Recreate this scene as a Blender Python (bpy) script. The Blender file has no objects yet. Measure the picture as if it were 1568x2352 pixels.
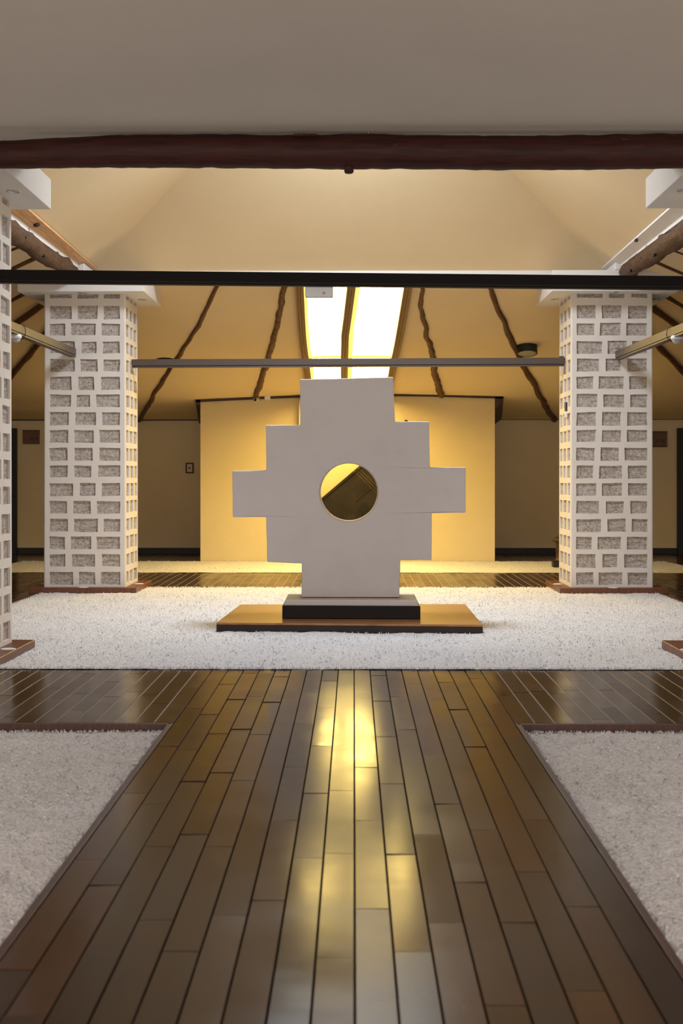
import bpy, bmesh, math, random
from mathutils import Vector, noise
from mathutils.geometry import tessellate_polygon
random.seed(11)
PI = math.pi
scn = bpy.context.scene
C = scn.collection

# ------------------------------------------------------------------ camera
F = 3267.0; VX = 812.0; HY = 1095.0; CX = 0.05; CH = 1.30
cd = bpy.data.cameras.new('camera'); cam = bpy.data.objects.new('camera', cd); C.objects.link(cam)
cd.sensor_fit = 'VERTICAL'; cd.sensor_height = 36; cd.sensor_width = 24; cd.lens = 50
cam.location = (CX, 0, CH)
cam.rotation_euler = (PI/2, 0, math.atan((VX-784)/F))
cd.shift_y = -(1176-HY)/2352
cd.clip_start = .05
cd.dof.use_dof = True; cd.dof.focus_distance = 13.2; cd.dof.aperture_fstop = 4.5
scn.camera = cam
vs = scn.view_settings
vs.view_transform = 'Standard'; vs.look = 'None'; vs.gamma = 1; vs.exposure = -0.1; vs.use_curve_mapping = False

# ------------------------------------------------------------------ light
w = bpy.data.worlds.new('world'); scn.world = w; w.use_nodes = True
w.node_tree.nodes['Background'].inputs[0].default_value = (.75, .85, 1, 1)
w.node_tree.nodes['Background'].inputs[1].default_value = .01
def area(name, loc, rot, sx, sy, power, col, spread=180):
    l = bpy.data.lights.new(name, 'AREA'); l.shape = 'RECTANGLE'; l.size = sx; l.size_y = sy
    l.energy = power; l.color = col; l.spread = math.radians(spread)
    o = bpy.data.objects.new(name, l); C.objects.link(o); o.location = loc; o.rotation_euler = rot
    return o
# daylight from the roof lantern over the central bay
area('daylight_lantern', (0, 13.3, 5.15), (0, 0, 0), 1.35, 1.35, 265, (.76, .87, 1))
# daylight from the glazed entrance wall behind the camera
area('daylight_entrance', (0, -2.6, 1.7), (PI/2, 0, 0), 7, 2.6, 265, (1, .95, .93))
# added fill from both sides, no windows known there; brightens ceiling and near gravel
for sx in (-1, 1):
    area('side_fill_light', (sx*10.35, 3.5, 1.45), (0, sx*PI/2, 0), 1.6, 8.0, 185, (1, .92, .87))
# daylight that the yellow roof panels let in
SKY_STRENGTH = 25.0
SKY_COL = (1.0, .72, .20)

# ------------------------------------------------------------------ materials
class NT:
    def __init__(s, name, base=(.8,.8,.8), rough=.6, metal=0.0, spec=.5):
        m = bpy.data.materials.new(name); m.use_nodes = True; s.m = m; s.t = m.node_tree
        s.b = s.t.nodes['Principled BSDF']
        s.b.inputs['Base Color'].default_value = (*base, 1); s.b.inputs['Roughness'].default_value = rough
        s.b.inputs['Metallic'].default_value = metal; s.b.inputs['Specular IOR Level'].default_value = spec
        s._co = None
    def n(s, typ, **k):
        x = s.t.nodes.new(typ)
        for a, v in k.items(): setattr(x, a, v)
        return x
    def l(s, a, b): s.t.links.new(a, b)
    def co(s, scale=(1,1,1)):
        if not s._co: s._co = s.n('ShaderNodeTexCoord')
        mp = s.n('ShaderNodeMapping'); mp.inputs['Scale'].default_value = scale
        s.l(s._co.outputs['Object'], mp.inputs['Vector']); return mp.outputs['Vector']
    def noise(s, scale, detail=4, rough=.55, st=(1,1,1), dist=0):
        x = s.n('ShaderNodeTexNoise'); x.inputs['Scale'].default_value = scale
        x.inputs['Detail'].default_value = detail; x.inputs['Roughness'].default_value = rough
        x.inputs['Distortion'].default_value = dist
        s.l(s.co(st), x.inputs['Vector']); return x.outputs['Fac']
    def voro(s, scale, st=(1,1,1), out='Distance'):
        x = s.n('ShaderNodeTexVoronoi'); x.inputs['Scale'].default_value = scale
        s.l(s.co(st), x.inputs['Vector']); return x.outputs[out]
    def ramp(s, fac, stops):
        r = s.n('ShaderNodeValToRGB'); e = r.color_ramp.elements
        while len(e) < len(stops): e.new(.5)
        for i, (p, c) in enumerate(stops): e[i].position = p; e[i].color = (*c, 1)
        s.l(fac, r.inputs[0]); return r.outputs[0]
    def mix(s, fac, a, b, mode='MIX'):
        x = s.n('ShaderNodeMix', data_type='RGBA', blend_type=mode)
        if isinstance(fac, (int, float)): x.inputs[0].default_value = fac
        else: s.l(fac, x.inputs[0])
        for i, v in ((6, a), (7, b)):
            if isinstance(v, tuple): x.inputs[i].default_value = (*v, 1)
            else: s.l(v, x.inputs[i])
        return x.outputs[2]
    def math(s, op, a, b=0):
        x = s.n('ShaderNodeMath', operation=op)
        for i, v in ((0, a), (1, b)):
            if isinstance(v, (int, float)): x.inputs[i].default_value = v
            else: s.l(v, x.inputs[i])
        return x.outputs[0]
    def bump(s, h, strength=.3, dist=.01):
        x = s.n('ShaderNodeBump'); x.inputs['Strength'].default_value = strength; x.inputs['Distance'].default_value = dist
        s.l(h, x.inputs['Height'])
        prev = s.b.inputs['Normal'].links
        if prev: s.l(prev[0].from_socket, x.inputs['Normal'])
        s.l(x.outputs[0], s.b.inputs['Normal'])
    def col(s, c): s.l(c, s.b.inputs['Base Color'])
    def rgh(s, c): s.l(c, s.b.inputs['Roughness'])

def plaster(name, c, var=.06, b=.25, sc=3.0):
    t = NT(name, rough=.92, spec=.15)
    c2 = tuple(x*(1-var) for x in c); c3 = tuple(min(1, x*(1+var*.6)) for x in c)
    t.col(t.ramp(t.noise(sc, 5, .6), [(.3, c2), (.55, c), (.75, c3)]))
    t.bump(t.noise(9, 6, .6), b, .012); t.bump(t.noise(140, 3, .6), b*.5, .002)
    return t.m
M = {}
M['white'] = plaster('white_plaster', (.72, .66, .60), .05, .3)
M['cap'] = plaster('smooth_white_plaster', (.76, .72, .68), .02, .1)
M['statue'] = plaster('grey_white_plaster', (.66, .63, .64), .05, .35)
M['ceil_near'] = plaster('pale_ceiling_plaster', (.62, .56, .49), .05, .15, .8)
M['cream'] = plaster('cream_plaster', (.80, .63, .39), .04, .15, .8)
M['yellow'] = plaster('cream_wall_plaster', (.70, .57, .33), .05, .3, 1.2)
M['recess'] = plaster('tan_wall_plaster', (.84, .70, .46), .05, .2, 1.2)

def mk_floor():
    t = NT('dark_varnished_boards', rough=.25, spec=.17)
    a = t.n('ShaderNodeAttribute', attribute_name='rnd')
    sep = t.n('ShaderNodeSeparateColor'); t.l(a.outputs['Color'], sep.inputs[0])
    base = t.ramp(sep.outputs[0], [(0, (.022, .010, .006)), (.4, (.034, .015, .008)), (.75, (.048, .020, .009)), (1, (.080, .032, .012))])
    st = (14, .9, 1)
    g = t.noise(5, 6, .65, st, .4)
    c = t.mix(.55, base, t.ramp(g, [(.3, (.35, .35, .35)), (.6, (1, 1, 1)), (.8, (1.6, 1.45, 1.2))]), 'MULTIPLY')
    t.col(c)
    sm = t.noise(2.2, 5, .6)
    r = t.math('MULTIPLY_ADD', sm, .22)
    r.node.inputs[2].default_value = .05
    r2 = t.math('ADD', r, t.math('MULTIPLY', sep.outputs[1], .08))
    t.rgh(r2)
    t.bump(t.noise(1.6, 2, .4, (3, 1, 1)), .08, .01)
    t.bump(g, .03, .001)
    return t.m
M['floor'] = mk_floor()
M['filler'] = NT('pale_joint_filler', (.30, .23, .16), .6).m
t = NT('subfloor', (.05, .03, .02), .8); M['sub'] = t.m

def mk_gravel():
    t = NT('white_gravel', rough=.95, spec=.1)
    v = t.voro(85, out='Color'); n1 = t.noise(55, 4, .7); n2 = t.noise(1.2, 4, .6)
    c = t.ramp(n1, [(.30, (.30, .27, .26)), (.42, (.68, .65, .65)), (.55, (.84, .82, .83)), (.8, (.92, .92, .92))])
    c = t.mix(.35, c, t.ramp(n2, [(.35, (.86, .84, .82)), (.65, (1, 1, 1))]), 'MULTIPLY')
    t.col(c)
    t.bump(t.noise(16, 3, .6), .5, .02)
    t.bump(t.voro(85), .8, .01); t.bump(n1, .6, .008)
    return t.m
M['gravel'] = mk_gravel()

def wood(name, dark, light, rough=.5, sc=6, st=(1,1,12), b=.15, spec=.5):
    t = NT(name, rough=rough, spec=spec)
    g = t.noise(sc, 6, .65, st, .6)
    t.col(t.ramp(g, [(.3, dark), (.7, light)])); t.bump(g, b, .006)
    return t.m
M['log'] = wood('dark_varnished_log', (.016, .004, .003), (.060, .015, .010), .6, 5, (.6, 8, 8), .35, .25)
M['ringlog'] = wood('weathered_log', (.035, .015, .006), (.15, .070, .030), .75, 8, (6, .7, 6), .6)
M['rafter'] = wood('rough_brown_pole', (.045, .016, .005), (.19, .080, .022), .7, 9, (3, 1, 1), .6)
M['glulam'] = wood('laminated_timber', (.13, .06, .02), (.26, .13, .05), .55, 12, (9, .5, 9), .15)
M['pine'] = wood('bare_pine_board', (.55, .28, .11), (.78, .48, .25), .6, 6, (5, .5, 5), .1)
M['plinth'] = wood('red_brown_plinth_wood', (.075, .020, .008), (.20, .060, .025), .4, 6, (9, 2, 2), .15)
M['lip'] = wood('dark_red_brown_lip', (.03, .009, .004), (.09, .028, .012), .5, 6, (9, 2, 2), .15)
M['platform'] = wood('varnished_platform_top', (.24, .10, .035), (.44, .21, .08), .22, 4, (1, 7, 1), .04)
M['platform_edge'] = wood('dark_platform_edge', (.016, .008, .007), (.032, .016, .013), .5, 4, (1, 7, 1), .04, .3)
M['black'] = NT('black_painted_wood', (.008, .004, .003), .5, 0, .2).m
M['trim'] = wood('dark_trim_wood', (.022, .009, .004), (.06, .026, .012), .6, 8, (2, 2, 2), .3)
M['rail'] = NT('brown_painted_metal', (.075, .052, .040), .45, .0).m
M['railnear'] = NT('black_brown_metal', (.007, .004, .003), .6, .0, .15).m
M['groove'] = NT('rail_groove', (.01, .007, .005), .7).m
M['bw'] = NT('black_baseboard', (.012, .009, .008), .5).m
M['door'] = NT('very_dark_door_wood', (.010, .006, .005), .5).m
M['plastic'] = NT('white_plastic', (.75, .74, .72), .4).m
M['greyplastic'] = NT('grey_plastic', (.42, .42, .42), .4).m
M['dark'] = NT('black_plastic', (.01, .01, .01), .4).m
M['drum'] = NT('dark_green_black_metal', (.012, .014, .010), .5, .0).m
t = NT('frosted_glass_disc', (.42, .40, .26), .25); M['disc'] = t.m
M['steel'] = NT('brushed_steel', (.55, .54, .52), .35, 1).m
M['brass'] = NT('aged_brass', (.07, .04, .014), .45, .6).m
t = NT('plate_brown', (.17, .070, .022), .45); t.bump(t.noise(12, 4), .1, .003); M['plate'] = t.m
t = NT('letter_black', (.012, .006, .005), .5); M['letter'] = t.m
t = NT('dark_leather', rough=.6, spec=.3)
t.col(t.ramp(t.noise(2.6, 7, .65, dist=.6), [(.35, (.005, .003, .0015)), (.55, (.014, .008, .003)), (.75, (.05, .03, .011))]))
t.bump(t.noise(22, 6, .7), .4, .01); M['leather'] = t.m
t = NT('studs_old_gold', (.28, .18, .07), .35, .9); M['stud'] = t.m
t = NT('adobe_brick', rough=.95, spec=.1)
g = t.noise(38, 6, .75); h = t.noise(5, 4, .7, (1, 1, 14))
c = t.ramp(g, [(.30, (.20, .155, .13)), (.43, (.40, .33, .285)), (.57, (.56, .50, .45)), (.72, (.72, .67, .62))])
t.col(t.mix(.6, c, t.ramp(h, [(.36, (.45, .38, .34)), (.47, (1, 1, 1))]), 'MULTIPLY'))
t.bump(g, .9, .012); M['adobe'] = t.m
# lit translucent roof sheet
def lit(name, col, st):
    m = bpy.data.materials.new(name); m.use_nodes = True; tt = m.node_tree
    b = tt.nodes['Principled BSDF']; b.inputs['Base Color'].default_value = (.7, .6, .35, 1)
    b.inputs['Emission Color'].default_value = (*col, 1); b.inputs['Emission Strength'].default_value = st
    return m
M['sheet'] = lit('sunlit_translucent_sheet', SKY_COL, SKY_STRENGTH)
M['panestrip'] = lit('glowing_pane_strip', (1, .78, .16), 1.0)  # weak emission put in for the lit reveal and cross member
M['lantern'] = lit('lantern_glazing', (.9, .95, 1), 1)

# ------------------------------------------------------------------ mesh helpers
class MB:
    def __init__(s): s.v = []; s.f = []; s.mi = []; s.col = []
    def poly(s, pts, mi=0, col=None):
        i = len(s.v); s.v += [tuple(p) for p in pts]; s.f.append(tuple(range(i, i+len(pts)))); s.mi.append(mi); s.col.append(col)
    def hexa(s, p, mi=0):   # p: 4 bottom, 4 top (ccw from above)
        i = len(s.v); s.v += [tuple(q) for q in p]
        for f in ((3,2,1,0), (4,5,6,7), (0,1,5,4), (1,2,6,5), (2,3,7,6), (3,0,4,7)):
            s.f.append(tuple(i+k for k in f)); s.mi.append(mi); s.col.append(None)
    def box(s, x0, x1, y0, y1, z0, z1, mi=0):
        s.hexa([(x0,y0,z0),(x1,y0,z0),(x1,y1,z0),(x0,y1,z0),(x0,y0,z1),(x1,y0,z1),(x1,y1,z1),(x0,y1,z1)], mi)
    def tube(s, pts, rad, n=12, mi=0, wob=0, seed=0, up=(0,0,1), flat=1.0):
        P = [Vector(p) for p in pts]; i0 = len(s.v)
        for k, p in enumerate(P):
            d = (P[min(k+1, len(P)-1)] - P[max(k-1, 0)]).normalized()
            u = Vector(up); a = d.cross(u)
            if a.length < 1e-3: a = d.cross(Vector((1,0,0)))
            a.normalize(); b = a.cross(d).normalized()
            r = rad[k] if isinstance(rad, (list, tuple)) else rad
            for j in range(n):
                th = 2*PI*j/n
                rr = r*(1+wob*noise.noise(Vector((k*.55+seed*7.3, math.cos(th)*1.1, math.sin(th)*1.1))))
                s.v.append(tuple(p + a*math.cos(th)*rr + b*math.sin(th)*rr*flat))
        for k in range(len(P)-1):
            for j in range(n):
                q = i0+k*n; s.f.append((q+j, q+(j+1)%n, q+n+(j+1)%n, q+n+j)); s.mi.append(mi); s.col.append(None)
        s.f.append(tuple(reversed(range(i0, i0+n)))); s.mi.append(mi); s.col.append(None)
        q = i0+(len(P)-1)*n; s.f.append(tuple(range(q, q+n))); s.mi.append(mi); s.col.append(None)
    def lathe(s, prof, c, n=24, mi=0, axis=None):   # prof [(r,z)]
        i0 = len(s.v)
        ax = Vector(axis).normalized() if axis else Vector((0,0,1))
        a = ax.orthogonal().normalized(); b = ax.cross(a)
        c = Vector(c)
        for r, z in prof:
            for j in range(n):
                th = 2*PI*j/n; s.v.append(tuple(c + ax*z + a*math.cos(th)*r + b*math.sin(th)*r))
        for k in range(len(prof)-1):
            for j in range(n):
                q = i0+k*n; s.f.append((q+j, q+(j+1)%n, q+n+(j+1)%n, q+n+j)); s.mi.append(mi); s.col.append(None)
        s.f.append(tuple(reversed(range(i0, i0+n)))); s.mi.append(mi); s.col.append(None)
        q = i0+(len(prof)-1)*n; s.f.append(tuple(range(q, q+n))); s.mi.append(mi); s.col.append(None)
    def build(s, name, mats, parent=None, smooth=False, origin=None, bevel=0, fixn=True):
        me = bpy.data.meshes.new(name)
        if origin is None and parent is not None:
            origin = Vector(parent.location); pp = parent.parent
            while pp: origin = origin+pp.location; pp = pp.parent
        if origin is None:
            xs = [v[0] for v in s.v]; ys = [v[1] for v in s.v]; zs = [v[2] for v in s.v]
            origin = ((min(xs)+max(xs))/2, (min(ys)+max(ys))/2, min(zs))
        o0 = Vector(origin)
        me.from_pydata([tuple(Vector(v)-o0) for v in s.v], [], s.f)
        if not isinstance(mats, (list, tuple)): mats = [mats]
        for m in mats: me.materials.append(m)
        for p, mi in zip(me.polygons, s.mi): p.material_index = mi; p.use_smooth = smooth
        if any(c is not None for c in s.col):
            ca = me.color_attributes.new('rnd', 'FLOAT_COLOR', 'CORNER')
            for p, c in zip(me.polygons, s.col):
                for li in p.loop_indices: ca.data[li].color = (*(c or (0,0,0)), 1)
        if fixn:
            bm = bmesh.new(); bm.from_mesh(me); bmesh.ops.remove_doubles(bm, verts=bm.verts, dist=1e-5)
            bmesh.ops.recalc_face_normals(bm, faces=bm.faces); bm.to_mesh(me); bm.free()
        o = bpy.data.objects.new(name, me); C.objects.link(o)
        if parent is not None: o.parent = parent
        else: o.location = o0
        if bevel:
            b = o.modifiers.new('bevel', 'BEVEL'); b.width = bevel; b.segments = 3; b.limit_method = 'ANGLE'; b.angle_limit = .6
        return o
def tag(o, label, cat, group=None, kind=None):
    o['label'] = label; o['category'] = cat
    if group: o['group'] = group
    if kind: o['kind'] = kind
    return o
def struct(o): o['kind'] = 'structure'; return o
def thing(name, label, cat, loc=(0,0,0), group=None):
    o = bpy.data.objects.new(name, None); C.objects.link(o); o.location = loc; o.empty_display_size = .1
    return tag(o, label, cat, group)
def at(px, py, Y):                    # point of the place at depth Y seen at that spot of the photograph
    return Vector((CX+(px-VX)/F*Y, Y, CH+(HY-py)/F*Y))

# ------------------------------------------------------------------ floor
BW = 1.8/17
LEFTG, RIGHTG = -5.0, 4.78
def spans(x):
    a = abs(x)
    if a < .9: return [(-1.5, 9.58), (16.66, 19.2), (21.8, 24)]
    if a < 3.42: return [(7.5, 9.58), (16.66, 19.2), (21.8, 24)]
    if LEFTG < x < RIGHTG: return [(7.5, 19.2), (21.8, 24)]
    return [(7.5, 24)]
fl = MB(); rb = random.Random(5)
def board(x0, x1, y0, y1):
    e = .0022; d = .0030
    g = .0016 if abs(x0) < .92 and y0 < 9.7 else .0026
    tx = rb.gauss(0, .0010); ty = rb.gauss(0, .0026)
    if g > .002: ty *= .3; tx *= .3
    X0, X1, Y0, Y1 = x0+g, x1-g, y0+g*.25, y1-g*.25
    cz = rb.gauss(0, .0003)
    def z(x, y): return cz + (x-(x0+x1)/2)*tx*8 + (y-(y0+y1)/2)*ty*.8
    col = (rb.random(), rb.random(), rb.random())
    a = [(X0+e, Y0+e), (X1-e, Y0+e), (X1-e, Y1-e), (X0+e, Y1-e)]
    b = [(X0, Y0), (X1, Y0), (X1, Y1), (X0, Y1)]
    A = [(x, y, z(x, y)) for x, y in a]; B = [(x, y, z(x, y)-d) for x, y in b]; D = [(x, y, -.02) for x, y in b]
    fl.poly(A, 0, col)
    for i in range(4):
        j = (i+1) % 4
        fl.poly([B[i], B[j], A[j], A[i]], 0, col); fl.poly([D[i], D[j], B[j], B[i]], 0, col)
ncol = 72
for k in range(-ncol, ncol):
    x0 = (k+.5)*BW - BW*0; x1 = x0+BW
    xc = (x0+x1)/2
    off = rb.random()*1.06
    for (ya, yb) in spans(xc):
        y = ya
        nxt = ya + ((off + .53*(k % 2)) % 1.06) + .12
        while y < yb-.02:
            e = min(nxt, yb)
            if yb-e < .12: e = yb
            board(x0, x1, y, e); y = e; nxt = e + 1.06*rb.uniform(.93, 1.07)
o = struct(fl.build('floor', M['floor'], fixn=False, origin=(0,0,0)))
sb = MB(); sb.box(-10.6, 10.6, -3.2, 24.2, -.30, -.075); struct(sb.build('floor', M['sub']))
pf = MB()
for x0, x1, y0, y1 in ((-7.6,-.95,7.52,9.56),(.95,7.6,7.52,9.56),(-7.6,-3.48,9.6,19.2),(3.48,7.6,9.6,19.2),(-7.6,7.6,16.7,19.18),(-7.6,7.6,21.82,23.95)):
    pf.poly([(x0,y0,-.0018),(x1,y0,-.0018),(x1,y1,-.0018),(x0,y1,-.0018)])
struct(pf.build('floor', M['filler']))
# nosing boards along the sunken beds
def edge(n, x0, x1, y0, y1, z0=-.08, z1=.0, m='plinth'):
    b = MB(); b.box(x0, x1, y0, y1, z0, z1); return struct(b.build('trim_%d' % n, M[m], bevel=.003))
edge(1, -8, -.91, 7.47, 7.499, m='lip'); edge(2, .91, 8, 7.47, 7.499, m='lip')
edge(3, -.93, -.902, -1.5, 7.499, m='lip'); edge(4, .902, .93, -1.5, 7.499, m='lip')
edge(5, -3.46, 3.46, 16.645, 16.675, -.05, .012)
edge(6, -3.47, -3.425, 9.6, 16.65, -.05, .012); edge(7, 3.425, 3.47, 9.6, 16.65, -.05, .012)

# ------------------------------------------------------------------ gravel beds
def gravel(label, poly, z, res, amp, seed, holes=(), grains=0, bank=None):
    x0 = min(p[0] for p in poly); x1 = max(p[0] for p in poly); y0 = min(p[1] for p in poly); y1 = max(p[1] for p in poly)
    nx = int((x1-x0)/res)+1; ny = int((y1-y0)/res)+1
    b = MB(); idx = {}
    def lim(y):   # left and right border of the convex bed at that depth
        xs = []
        for i in range(len(poly)):
            (ax, ay), (bx, by) = poly[i], poly[(i+1) % len(poly)]
            if (ay-y)*(by-y) <= 0 and abs(by-ay) > 1e-9: xs.append(ax+(bx-ax)*(y-ay)/(by-ay))
        return min(xs), max(xs)
    for j in range(ny+1):
        y = y0+(y1-y0)*j/ny; a, c = lim(min(max(y, y0+1e-6), y1-1e-6))
        for i in range(nx+1):
            x = a+(c-a)*i/nx
            h = amp*(noise.noise(Vector((x*2.1+seed, y*2.1, 0)))+.7*noise.noise(Vector((x*7+seed, y*7, 3)))+.6*noise.noise(Vector((x*21, y*21+seed, 5))))
            e = min(x-a, c-x, y-y0, y1-y); h *= min(1, .35+e/.25)
            b.v.append((x, y, z+h))
    for j in range(ny):
        for i in range(nx):
            q = j*(nx+1)+i; b.f.append((q, q+1, q+nx+2, q+nx+1)); b.mi.append(0); b.col.append(None)
    # loose stones lying on the surface and along the borders
    rg = random.Random(int(seed*10)+3)
    for _ in range(grains):
        y = rg.uniform(y0+.01, y1-.01); a, c = lim(y); x = rg.uniform(a+.01, c-.01)
        if rg.random() < .35:
            q = rg.random()
            if q < .5: y = (y0 if q < .3 else y1)+rg.uniform(.0, .03)*(1 if q < .3 else -1)
            else: x = (a if q < .75 else c)+rg.uniform(.0, .03)*(1 if q < .75 else -1)
        s = rg.uniform(.004, .010); zz = z + amp*.2 + s*.4
        i0 = len(b.v)
        R = rg.uniform(0, 6)
        for (u, v, w_) in ((math.cos(R), math.sin(R), -.6), (math.cos(R+2.1), math.sin(R+2.1), -.6), (math.cos(R+4.2), math.sin(R+4.2), -.6), (0, 0, 1)):
            b.v.append((x+u*s, y+v*s, zz+w_*s))
        for f in ((0,1,3), (1,2,3), (2,0,3)): b.f.append(tuple(i0+k for k in f)); b.mi.append(0); b.col.append(None)
    o = b.build('gravel_bed', M['gravel'], smooth=True, fixn=False, origin=((x0+x1)/2, (y0+y1)/2, z))
    return tag(o, label, 'gravel', kind='stuff')
gravel('white gravel bed under the stepped cross, between the four pillars', [(-3.42, 9.575), (3.42, 9.575), (3.42, 16.64), (-3.42, 16.64)], .004, .03, .011, 1.0, grains=14000)
gravel('white gravel bed in the left foreground beside the plank walkway', [(-4.2, 1.5), (-.935, 1.5), (-.935, 7.46), (-4.2, 7.46)], -.040, .025, .012, 2.0, grains=9000)
gravel('white gravel bed in the right foreground beside the plank walkway', [(.935, 1.5), (4.2, 1.5), (4.2, 7.46), (.935, 7.46)], -.040, .025, .012, 3.0, grains=9000)
gravel('narrow yellow-lit gravel strip at the foot of the far wall', [(LEFTG-.1, 19.21), (RIGHTG+.1, 19.21), (RIGHTG, 21.79), (LEFTG, 21.79)], .004, .05, .010, 4.0, grains=4000)
# outer parts of the foreground beds lie outside the frame
ob = MB()
for x0, x1 in ((-10.5, -4.2), (4.2, 10.5)): ob.box(x0, x1, -3, 7.46, -.07, -.045)
for x0, x1 in ((-4.2, -.935), (.935, 4.2)): ob.box(x0, x1, -3, 1.5, -.07, -.045)
tag(ob.build('gravel_bed', M['gravel']), 'white gravel running on behind the viewer and past the frame edges', 'gravel', kind='stuff')

# ------------------------------------------------------------------ walls
WX = 10.5; WY = 24.0
def wallbox(name, x0, x1, y0, y1, z0, z1, m):
    b = MB(); b.box(x0, x1, y0, y1, z0, z1); return struct(b.build(name, M[m]))
wallbox('wall_back', -WX, WX, WY, WY+.2, -.08, 2.5, 'recess')
wallbox('wall_left', -WX-.2, -WX, -3, WY+.2, -.08, 4, 'recess')
wallbox('wall_right', WX, WX+.2, -3, WY+.2, -.08, 4, 'recess')
wallbox('wall_front', -WX, WX, -3.2, -3, -.08, 4, 'recess')
# unseen glowing panes: side ones made up for the fill, front one entrance glazing
def unseen_pane(n, x0, x1, y0, y1, z0, z1):
    b = MB(); b.box(x0, x1, y0, y1, z0, z1); struct(b.build('window_%d' % n, M['lantern']))
unseen_pane(4, -10.49, -10.46, -.5, 7.5, .65, 2.25); unseen_pane(5, 10.46, 10.49, -.5, 7.5, .65, 2.25)
unseen_pane(6, -3.5, 3.5, -2.99, -2.96, .4, 3.0)
# projecting yellow wall, top edge follows the roof
PT = [(-2.30, 2.455), (-1.30, 2.515), (0.0, 2.565), (1.2, 2.55), (2.21, 2.515)]
b = MB()
for i in range(4):
    (xa, za), (xb, zb) = PT[i], PT[i+1]
    b.poly([(xa, 21.8, -.02), (xb, 21.8, -.02), (xb, 21.8, zb), (xa, 21.8, za)])
    b.poly([(xa, 21.8, za), (xb, 21.8, zb), (xb, 24, zb-.25), (xa, 24, za-.22)])
b.poly([(-2.30, 21.8, -.02), (-2.30, 21.8, 2.455), (-2.30, 24, 2.235), (-2.30, 24, -.02)])
b.poly([(2.21, 21.8, -.02), (2.21, 24, -.02), (2.21, 24, 2.265), (2.21, 21.8, 2.515)])
struct(b.build('wall_center', M['yellow']))

# ------------------------------------------------------------------ roof around the bay
RX = 3.1; RY = 16.6
def P(d):
    K = [(-.5, 3.66), (0, 3.62), (2.1, 3.12), (5.2, 2.575), (7.4, 2.26)]
    for (a, ha), (c, hc) in zip(K, K[1:]):
        if d <= c: return ha+(hc-ha)*(d-a)/(c-a)
    return K[-1][1]
def roofH(x, y):
    d = max(y-RY, abs(x)-RX, -.5)
    h = P(d)
    if y-RY >= abs(x)-RX and d > 0:
        wgt = d/5.2 if d < 5.2 else (7.4-d)/2.2
        h -= .095*min(abs(x)/2.35, 1)*wgt*(1 if x < 0 else .55)
    return h
b = MB()
D = [0, 1.0, 2.1, 3.6, 5.2, 6.3, 7.4]
for d0, d1 in zip(D, D[1:]):
    y0, y1 = RY+d0, RY+d1
    def xs(d): return [-RX-d, -2.35, -1.2, 0, 1.2, 2.35, RX+d]
    A, B_ = xs(d0), xs(d1)
    for i in range(6):
        def q(x, y): return (x, y, roofH(x, y))
        b.poly([q(A[i], y0), q(A[i+1], y0), q(B_[i+1], y1), q(B_[i], y1)])
    for s in (-1, 1):
        def h2(d): return P(d)
        f = [(s*(RX+d0), y0, roofH(s*(RX+d0), y0)), (s*(RX+d1), y1, roofH(s*(RX+d1), y1)), (s*(RX+d1), 8.9, P(d1)), (s*(RX+d0), 8.9, P(d0))]
        b.poly([f[0], f[1], f[2]]); b.poly([f[0], f[2], f[3]])
struct(b.build('ceiling', M['cream']))
# pyramid vault over the bay (open at the top for the lantern)
b = MB(); VC = 13.3; bx = 2.97; by0, by1 = 10.2, 16.4; z0 = 3.66; R = 2.14; T = .75
lo = [(-bx, by0, z0), (bx, by0, z0), (bx, by1, z0), (-bx, by1, z0)]
hi = [(-bx*(1-T), VC-(VC-by0)*(1-T), z0+R*T), (bx*(1-T), VC-(VC-by0)*(1-T), z0+R*T), (bx*(1-T), VC+(by1-VC)*(1-T), z0+R*T), (-bx*(1-T), VC+(by1-VC)*(1-T), z0+R*T)]
for i in range(4):
    j = (i+1) % 4; b.poly([lo[i], lo[j], hi[j], hi[i]])
struct(b.build('ceiling', M['cream']))
b = MB(); b.poly([(v[0], v[1], v[2]+.02) for v in hi]); struct(b.build('window_1', M['lantern']))
# plaster-clad ring beams under the vault, far and near
b = MB(); b.box(-3.1, 3.1, 16.38, 16.62, 3.57, 3.68)
struct(b.build('trim_8', M['cap'], bevel=.01))
b = MB(); b.box(-3.3, -2.93, 15.71, 16.37, 3.582, 3.665); b.box(2.93, 3.3, 15.71, 16.37, 3.582, 3.665)
struct(b.build('trim_15', M['cap'], bevel=.01))
b = MB(); b.box(-3.1, 3.1, 9.98, 10.22, 3.60, 3.72)
struct(b.build('trim_9', M['cap'], bevel=.01))
# flat ceiling over the entrance side
b = MB(); b.box(-WX, WX, -3, 8.92, 3.405, 3.5)
b.box(-3.3, 3.3, 8.92, 10.0, 3.66, 3.72); b.box(-3.3, 3.3, 8.90, 8.98, 3.4, 3.72)
b.box(-WX, -3.3, 8.88, 8.92, 2.2, 3.72); b.box(3.3, WX, 8.88, 8.92, 2.2, 3.72)
struct(b.build('ceiling', M['ceil_near']))

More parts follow.
